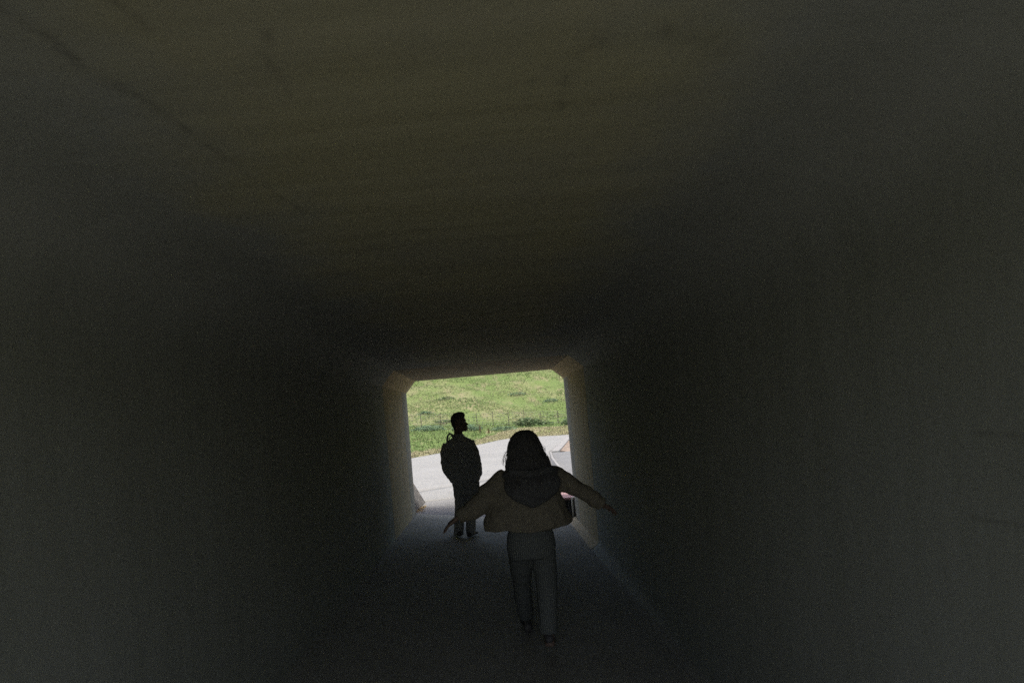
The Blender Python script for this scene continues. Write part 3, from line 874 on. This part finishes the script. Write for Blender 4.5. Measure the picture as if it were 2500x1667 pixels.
# ---- the man: stands in the opening, seen from behind, face turned to the right, hands in his pockets
MX, MY = -.515, 8.0; MZ = fz(MX)
man = empty('person', (MX, MY, MZ), label='person in dark jacket standing in the opening, facing right, hands in pockets', cat='person')
W_ = lambda x, z, y=0.0: Vector((MX + x, MY + y, MZ + z))
HC = W_(.045, 1.62, .01)
hyaw = R(-8)
Th = lambda p: HC + Matrix.Rotation(hyaw, 3, 'Z') @ (Matrix.Rotation(R(-3), 3, 'Y') @ p)
b = MB(); head(b, Th)
b.tube([W_(.025, 1.40), W_(.028, 1.48), W_(.04, 1.57)], [(.066, .06), (.06, .06), (.062, .06)], 16, True, (1, 0, 0))
b.rings([[W_(cx + a * math.cos(t), z, bb * math.sin(t)) for t in [2 * math.pi * k / 24 for k in range(24)]] for z, cx, a, bb in
         ((.80, .05, .15, .10), (.95, .05, .15, .1), (1.15, .04, .17, .11), (1.30, .03, .18, .105), (1.38, .03, .13, .08), (1.43, .026, .06, .06))])
for s, sh_, el_, wr in ((-1, (-.14, 1.31, 0), (-.185, 1.04, -.05), (-.12, .85, .09)), (1, (.19, 1.31, 0), (.255, 1.02, -.04), (.215, .84, .10))):
    A, B, C = W_(sh_[0], sh_[1], sh_[2]), W_(el_[0], el_[1], el_[2]), W_(wr[0], wr[1], wr[2])
    b.tube([A, (A + B) / 2, B, (B + C) / 2, C], [.05, .046, .04, .038, .028], 12)
    hand(b, C, (C - B), Vector((-s, .2, 0)), .17, .3, .08, s)
for s, hip, kn, an in ((-1, (-.03, .80), (-.035, .47), (-.085, .08)), (1, (.13, .80), (.115, .47), (.085, .08))):
    A, B, C = W_(*hip), W_(*kn, .02), W_(*an, -.01)
    b.tube([A, (A + B) / 2, B, (B + C) / 2 + Vector((0, -.02, 0)), C, C + Vector((0, 0, -.03))], [.085, .075, .055, .055, .038, .034], 14)
b.solid('body', M['skin'], man, .006, 2)
for sy in (1, -1):
    m = MB(); m.ball(Th(Vector((.083, sy * .032, -.012))), .0125, 8); m.build('eye', M['sole'], man, True)
# hair: short sides, swept quiff
m = MB(); rings = []
for z, xf, xb, wd in spline([(.138, .035, -.014, .026), (.130, .07, -.05, .056), (.111, .096, -.074, .072), (.084, .102, -.096, .082), (.055, .093, -.105, .083), (.035, .05, -.110, .083), (.0, .0, -.108, .083), (-.04, -.02, -.099, .078), (-.08, -.035, -.082, .066), (-.105, -.045, -.072, .05)], 26):
    rings.append([Th(Vector(((xf + xb) / 2 + (xf - xb) / 2 * math.cos(t), wd * math.sin(t), z))) for t in [2 * math.pi * k / 28 for k in range(28)]])
m.rings(rings)
for i in range(150):                                  # locks that break the outline
    a = random.uniform(0, 6.28); k = random.random()
    base = Vector((.01 + .075 * math.cos(a) * k, .066 * math.sin(a) * k, .095 + .03 * (1 - k * k)))
    tip = base + Vector((.022 + .01 * random.random(), random.uniform(-.012, .012), random.uniform(.004, .014)))
    m.tube([Th(base), Th((base + tip) / 2 + Vector((0, 0, .006))), Th(tip)], [.006, .005, .002], 5)
m.solid('hair', M['black_hair'], man, .0045, 1, .0015, 90)
# jacket
j = MB()
tor = [(.775, .066, .200, .135), (.80, .064, .215, .15), (.83, .062, .222, .155), (.88, .06, .225, .155), (1.0, .05, .215, .15), (1.15, .04, .205, .145), (1.27, .03, .205, .135), (1.33, .03, .195, .12), (1.375, .03, .15, .10), (1.405, .028, .10, .085), (1.43, .026, .078, .078), (1.455, .027, .073, .074)]
j.rings([[W_(cx + a * math.copysign(abs(math.cos(t)) ** .9, math.cos(t)), z, bb * math.copysign(abs(math.sin(t)) ** .9, math.sin(t))) for t in [2 * math.pi * k / 32 for k in range(32)]] for z, cx, a, bb in spline(tor, 30)])
for pts in ([(-.13, 1.315, 0, .075), (-.172, 1.22, -.02, .074), (-.182, 1.10, -.045, .068), (-.176, .99, -.04, .066), (-.14, .89, .02, .062), (-.115, .835, .06, .052)],
            [(.165, 1.325, 0, .075), (.215, 1.21, -.02, .074), (.242, 1.10, -.045, .068), (.256, .98, -.035, .066), (.25, .885, .03, .066), (.222, .83, .07, .054)]):
    sp = spline(pts, 18)
    j.tube([W_(p[0], p[1], p[2]) for p in sp], [p[3] * (1 + .045 * math.sin(i * 1.9)) for i, p in enumerate(sp)], 16)
j.solid('jacket', M['mjacket'], man, .008, 3, .006, 11)
m = MB()
m.tube([W_(-.02, 1.40, -.075), W_(-.06, 1.455, -.08), W_(-.085, 1.47, -.075), W_(-.115, 1.445, -.065), W_(-.128, 1.40, -.06), W_(-.13, 1.36, -.06)], [.014, .015, .014, .013, .014, .016], 8)
m.build('hood_strap', M['mjacket'], man, True)
m = MB()
m.tube([W_(-.04, 1.40, -.07), W_(-.07, 1.435, -.07), W_(-.095, 1.415, -.065), W_(-.105, 1.37, -.06)], [.007] * 4, 6)
m.build('hood_cord', M['mjacket'], man, True)
m = MB(); m.ball(W_(.235, .90, -.085), .007, 6); m.build('stud', M['sole'], man, True)
# trousers
t_ = MB()
t_.rings([[W_(cx + a * math.cos(q), z, bb * math.sin(q)) for q in [2 * math.pi * k / 28 for k in range(28)]] for z, cx, a, bb in
          ((.60, .08, .17, .115), (.68, .078, .186, .125), (.75, .072, .196, .13), (.82, .066, .185, .12))])
for pts in ([(-.02, .70, 0, .095), (-.018, .58, .005, .092), (-.03, .46, .015, .08), (-.05, .34, .0, .073), (-.07, .2, -.015, .07), (-.083, .10, -.015, .069), (-.088, .045, -.01, .071)],
            [(.165, .70, 0, .098), (.155, .58, .005, .096), (.135, .46, .015, .083), (.115, .34, .0, .074), (.098, .2, -.015, .071), (.088, .10, -.015, .070), (.088, .045, -.01, .072)]):
    sp = spline(pts, 22); t_.tube([W_(p[0], p[1], p[2]) for p in sp], [p[3] * (1 + .03 * math.sin(i * 2.3)) for i, p in enumerate(sp)], 18)
t_.solid('trousers', M['mtrouser'], man, .008, 3, .005, 10, 5)
for s, x, yw in ((-1, -.092, R(14)), (1, .092, R(-22))):
    zf_ = fz(MX + x) - MZ
    Ts = lambda p, x=x, yw=yw, zf_=zf_: W_(x, zf_ + .002, 0) + Matrix.Rotation(yw, 3, 'Z') @ p
    shoe('shoe', Ts, man, M['shoe'], M['sole'] if s > 0 else M['shoe'])

# ---- the woman: walks away from the camera with both arms held out
WY = 4.02
woman = empty('person', (.19, WY, fz(.19)), label='person with dark hair in cropped tan jacket walking away, both arms spread', cat='person')
def P(x, z, dy=0.0):
    k = (WY + dy) / WY
    return Vector((x * k, WY + dy, CAMZ + z * k))
HW = P(.216, -.215, .03)
Tw = lambda p: HW + Matrix.Rotation(R(90), 3, 'Z') @ (Matrix.Rotation(R(4), 3, 'Y') @ p)
b = MB(); head(b, Tw, .88)
b.tube([P(.214, -.42, -.01), P(.214, -.36, 0), P(.214, -.28, .015)], [.055, .05, .05], 14)
b.rings([[P(cx + a * math.cos(t), z, bb * math.sin(t)) for t in [2 * math.pi * k / 24 for k in range(24)]] for z, cx, a, bb in
         ((-.98, .20, .16, .115), (-.86, .20, .165, .11), (-.75, .20, .13, .09), (-.60, .205, .14, .10), (-.48, .21, .15, .095), (-.40, .213, .13, .08), (-.365, .214, .07, .06))])
LA = [(.07, -.425, 0), (-.13, -.570, -.04), (-.285, -.655, -.05)]
RA = [(.36, -.415, 0), (.545, -.52, .0), (.715, -.648, .03)]
for arm, sd_ in ((LA, -1), (RA, 1)):
    A, B, C = [P(*q) for q in arm]
    b.tube([A, (A + B) / 2, B, (B + C) / 2, C], [.048, .042, .036, .034, .024], 12)
A, B, C = [P(*q) for q in LA]
hand(b, P(-.305, -.664, -.05), (-.115, .02, -.075), (.25, .1, -.9), .172, .16, .30, -1)
A, B, C = [P(*q) for q in RA]
hand(b, P(.735, -.663, .035), (.085, .06, -.05), (-.25, .1, -.9), .165, .2, .28, 1)
LL = [(.125, -.90, .0), (.115, -1.15, .25), (.122, -1.395, .48)]
RL = [(.275, -.90, 0), (.285, -1.22, .06), (.272, -1.565, -.02)]
for leg in (LL, RL):
    A, B, C = [P(*q) for q in leg]
    b.tube([A, (A + B) / 2, B, (B + C) / 2, C, C + (C - B).normalized() * .05], [.085, .072, .053, .052, .035, .036], 14)
b.solid('body', M['skin'], woman, .0055, 2)
for sy in (1, -1):
    m = MB(); m.ball(Tw(Vector((.083, sy * .032, -.012)) * .88), .0112, 8); m.build('eye', M['sole'], woman, True)
# jacket: cropped, boxy, dipped hem
j = MB()
tor = [(-.335, .214, .085, .075, -.0), (-.355, .214, .145, .09, 0), (-.385, .215, .19, .105, 0), (-.45, .205, .215, .13, 0), (-.55, .195, .245, .15, 0), (-.64, .188, .285, .165, .02), (-.70, .188, .308, .17, .035), (-.745, .19, .314, .17, .05), (-.758, .19, .314, .166, .052)]
rings = []
for z, cx, a, bb, dip in spline(tor, 30):
    r = []
    for k in range(40):
        t = 2 * math.pi * k / 40; c, s_ = math.cos(t), math.sin(t)
        zz = z - dip * max(0, -s_) ** 1.2 + .012 * math.sin(5 * t) * (1 if dip > .03 else 0)
        fd = max(0, min(1, (-.5 - z) / .2)); q_ = 1 + .022 * fd * math.sin(11 * t + 6 * z) + .016 * fd * math.sin(17 * t - 9 * z + 1)
        a_ = a * (1 + (q_ - 1) * .5); bb_ = bb * q_
        r.append(P(cx + a_ * math.copysign(abs(c) ** .85, c), zz, bb_ * math.copysign(abs(s_) ** .9, s_)))
    rings.append(r)
j.rings(rings)
for pts in ([(.075, -.415, 0, .078), (.01, -.452, -.01, .080), (-.06, -.512, -.025, .082), (-.125, -.572, -.04, .078), (-.19, -.612, -.045, .064), (-.25, -.638, -.05, .052), (-.292, -.658, -.05, .043)],
            [(.35, -.41, 0, .075), (.41, -.43, 0, .079), (.47, -.468, 0, .072), (.53, -.508, .0, .063), (.60, -.558, .01, .058), (.67, -.612, .02, .054), (.722, -.652, .03, .046)]):
    sp = spline(pts, 24); j.tube([P(p[0], p[1], p[2]) for p in sp], [p[3] * (1 + .05 * math.sin(i * 1.7) * (i > 5)) for i, p in enumerate(sp)], 18)
j.solid('jacket', M['wjacket'], woman, .007, 3, .011, 7.5, 3)
# trousers
t_ = MB()
t_.rings([[P(cx + a * math.cos(q), z, bb * math.sin(q)) for q in [2 * math.pi * k / 28 for k in range(28)]] for z, cx, a, bb in
          ((-1.0, .20, .155, .12), (-.92, .20, .175, .13), (-.84, .20, .17, .12), (-.74, .20, .14, .10))])
for pts in ([(.12, -.93, .01, .09), (.115, -1.05, .12, .082), (.112, -1.16, .24, .07), (.112, -1.26, .34, .066), (.118, -1.345, .43, .064), (.122, -1.385, .47, .064)],
            [(.275, -.93, 0, .095), (.282, -1.08, .04, .086), (.282, -1.22, .06, .075), (.276, -1.36, .03, .070), (.272, -1.48, -.01, .068), (.270, -1.53, -.02, .068)]):
    sp = spline(pts, 22); t_.tube([P(p[0], p[1], p[2]) for p in sp], [p[3] * (1 + .025 * math.sin(i * 2.3)) for i, p in enumerate(sp)], 18)
t_.solid('trousers', M['cord'], woman, .008, 3, .004, 10, 8)
for leg, pitch, yw in ((LL, 3, 4), (RL, -24, -6)):
    C = P(*leg[2]); Rm = Matrix.Rotation(R(yw), 3, 'Z') @ Matrix.Rotation(R(pitch), 3, 'X')
    base = Vector((C.x, C.y + .02, fz(C.x) + .004)) + (Vector((0, 0, .0)) if pitch > 0 else Vector((0, .0, .075)))
    Ts = lambda p, Rm=Rm, base=base: base + Rm @ (p * .93)
    shoe('shoe', Ts, woman, M['shoe'], M['sole'] if 0 else M['shoe'])
# dark hood lying on the back
M['hood'] = flat('dark_hood_cloth', (.09, .092, .088), .95, .1, .2, 40)
HD = [(-.372, .232, .135, .05, -.075), (-.39, .236, .168, .062, -.09), (-.43, .243, .19, .066, -.105), (-.48, .246, .200, .062, -.118), (-.53, .244, .186, .056, -.13), (-.58, .238, .145, .046, -.14), (-.612, .235, .095, .034, -.146), (-.632, .234, .035, .016, -.148)]
m = MB(); hd = spline(HD, 26)
m.rings([[P(cx + a * math.copysign(abs(math.cos(t)) ** .9, math.cos(t)), z + .012 * math.cos(2 * t), yc + bb * math.sin(t)) for t in [2 * math.pi * k / 40 for k in range(40)]] for z, cx, a, bb, yc in hd])
m.tube([P(.05, -.40, -.07), P(.10, -.375, -.13), P(.235, -.40, -.175), (P(.37, -.375, -.13)), P(.425, -.395, -.07)], [.022, .028, .03, .028, .022], 12)
m.solid('hood', M['hood'], woman, .007, 2, .006, 11, 17)
# hair
H = [(-.084, .222, .02, .03, .03), (-.097, .219, .05, .06, .025), (-.125, .214, .078, .092, .02), (-.166, .213, .1, .112, .015), (-.216, .214, .114, .12, .0), (-.262, .22, .122, .118, -.015), (-.30, .226, .139, .105, -.04), (-.36, .226, .148, .08, -.075),
     (-.41, .228, .14, .055, -.105), (-.45, .23, .115, .038, -.122), (-.475, .231, .07, .02, -.13)]
hs = spline(H, 44)
m = MB()
m.rings([[P(cx + a * math.cos(t) * (1 + .02 * math.sin(7 * t + 30 * z)), z, yc + bb * math.sin(t)) for t in [2 * math.pi * k / 44 for k in range(44)]] for z, cx, a, bb, yc in hs])
hair_core = m
st_ = MB()
for i in range(520):                                   # separate locks along the surface
    t = random.uniform(math.pi * .92, math.pi * 2.08); k0 = random.randint(1, 22); k1 = min(43, k0 + random.randint(10, 24)); o = random.uniform(.99, 1.05)
    pts = []; dt = random.uniform(-.12, .12)
    for q, k in enumerate(range(k0, k1, 2)):
        z, cx, a, bb, yc = hs[k]; tt = t + dt * q / 6
        wv_ = 1 + .035 * math.sin(q * 1.15 + i * .7)
        pts.append(P(cx + a * o * wv_ * math.cos(tt), z - .004 * (q % 2), yc + bb * o * wv_ * math.sin(tt)))
    if len(pts) > 2: hair_core.tube(pts, [.0055 * math.sin(math.pi * (q + .5) / len(pts)) + .002 for q in range(len(pts))], 5)
for i in range(56):                                    # wavy side locks that break the outline
    sd_ = -1 if i % 2 else 1; k0 = random.randint(7, 20); n_ = random.randint(7, 14); ph = random.uniform(0, 6.28); am = random.uniform(.004, .013); pts = []
    for q in range(n_):
        k = min(43, k0 + int(q * 1.7)); z, cx, a, bb, yc = hs[k]; z -= max(0, k0 + q * 1.7 - 43) * .006
        pts.append(P(cx + sd_ * (a + .002 + am * (math.sin(ph + q * .75) + .35) * q / n_), z, yc + random.uniform(-.004, .004) + bb * .5 * math.sin(ph)))
    hair_core.tube(pts, [.0052 * (1 - .75 * q / n_) for q in range(n_)], 5)
for i in range(34):                                    # uneven ends over the hood
    x = .228 + random.uniform(-.145, .15); z = -.39 - random.random() * .03; L_ = random.uniform(.04, .11); yy = -.135 - .04 * (1 - ((x - .23) / .16) ** 2)
    dx = random.uniform(-.02, .02) + (x - .23) * .12
    hair_core.tube([P(x, z + .04, yy + .03), P(x + dx * .4, z, yy), P(x + dx, z - L_ * .6, yy - .012), P(x + dx * 1.3, z - L_, yy - .012)], [.006, .007, .005, .001], 5)
ho = hair_core.build('hair', M['black_hair'], woman, True)
fly = MB()
for (x, z, pts) in ((0, 0, [(.10, -.215), (.075, -.235), (.06, -.27), (.058, -.31)]), (0, 0, [(.098, -.22), (.08, -.25), (.07, -.29), (.072, -.33)]), (0, 0, [(.095, -.25), (.085, -.29), (.078, -.335), (.074, -.36)]),
                    (0, 0, [(.09, -.24), (.066, -.262), (.052, -.3), (.055, -.325)]), (0, 0, [(.318, -.19), (.335, -.205), (.352, -.225), (.358, -.245)]), (0, 0, [(.33, -.22), (.352, -.25), (.366, -.29), (.37, -.33)]),
                    (0, 0, [(.345, -.25), (.365, -.285), (.375, -.31), (.382, -.315)]), (0, 0, [(.348, -.27), (.36, -.3), (.37, -.335), (.378, -.35)]), (0, 0, [(.10, -.27), (.082, -.31), (.08, -.35), (.07, -.37)])):
    if True:
        for r_ in range(3):
            jit = [(a + random.gauss(0, .006), c + random.gauss(0, .006)) for a, c in pts]; jit[0] = pts[0]
            sq = spline(jit, 9); fly.tube([P(q[0], q[1], -.03) for q in sq], [.0007] * 8 + [.0004], 4)
    sp = spline([(a, c) for a, c in pts], 9)
    fly.tube([P(q[0], q[1], -.03) for q in sp], [.0013] * 6 + [.0011, .0009, .0006], 4)
fly.build('loose_strands', M['black_hair'], woman, True, kind='stuff')
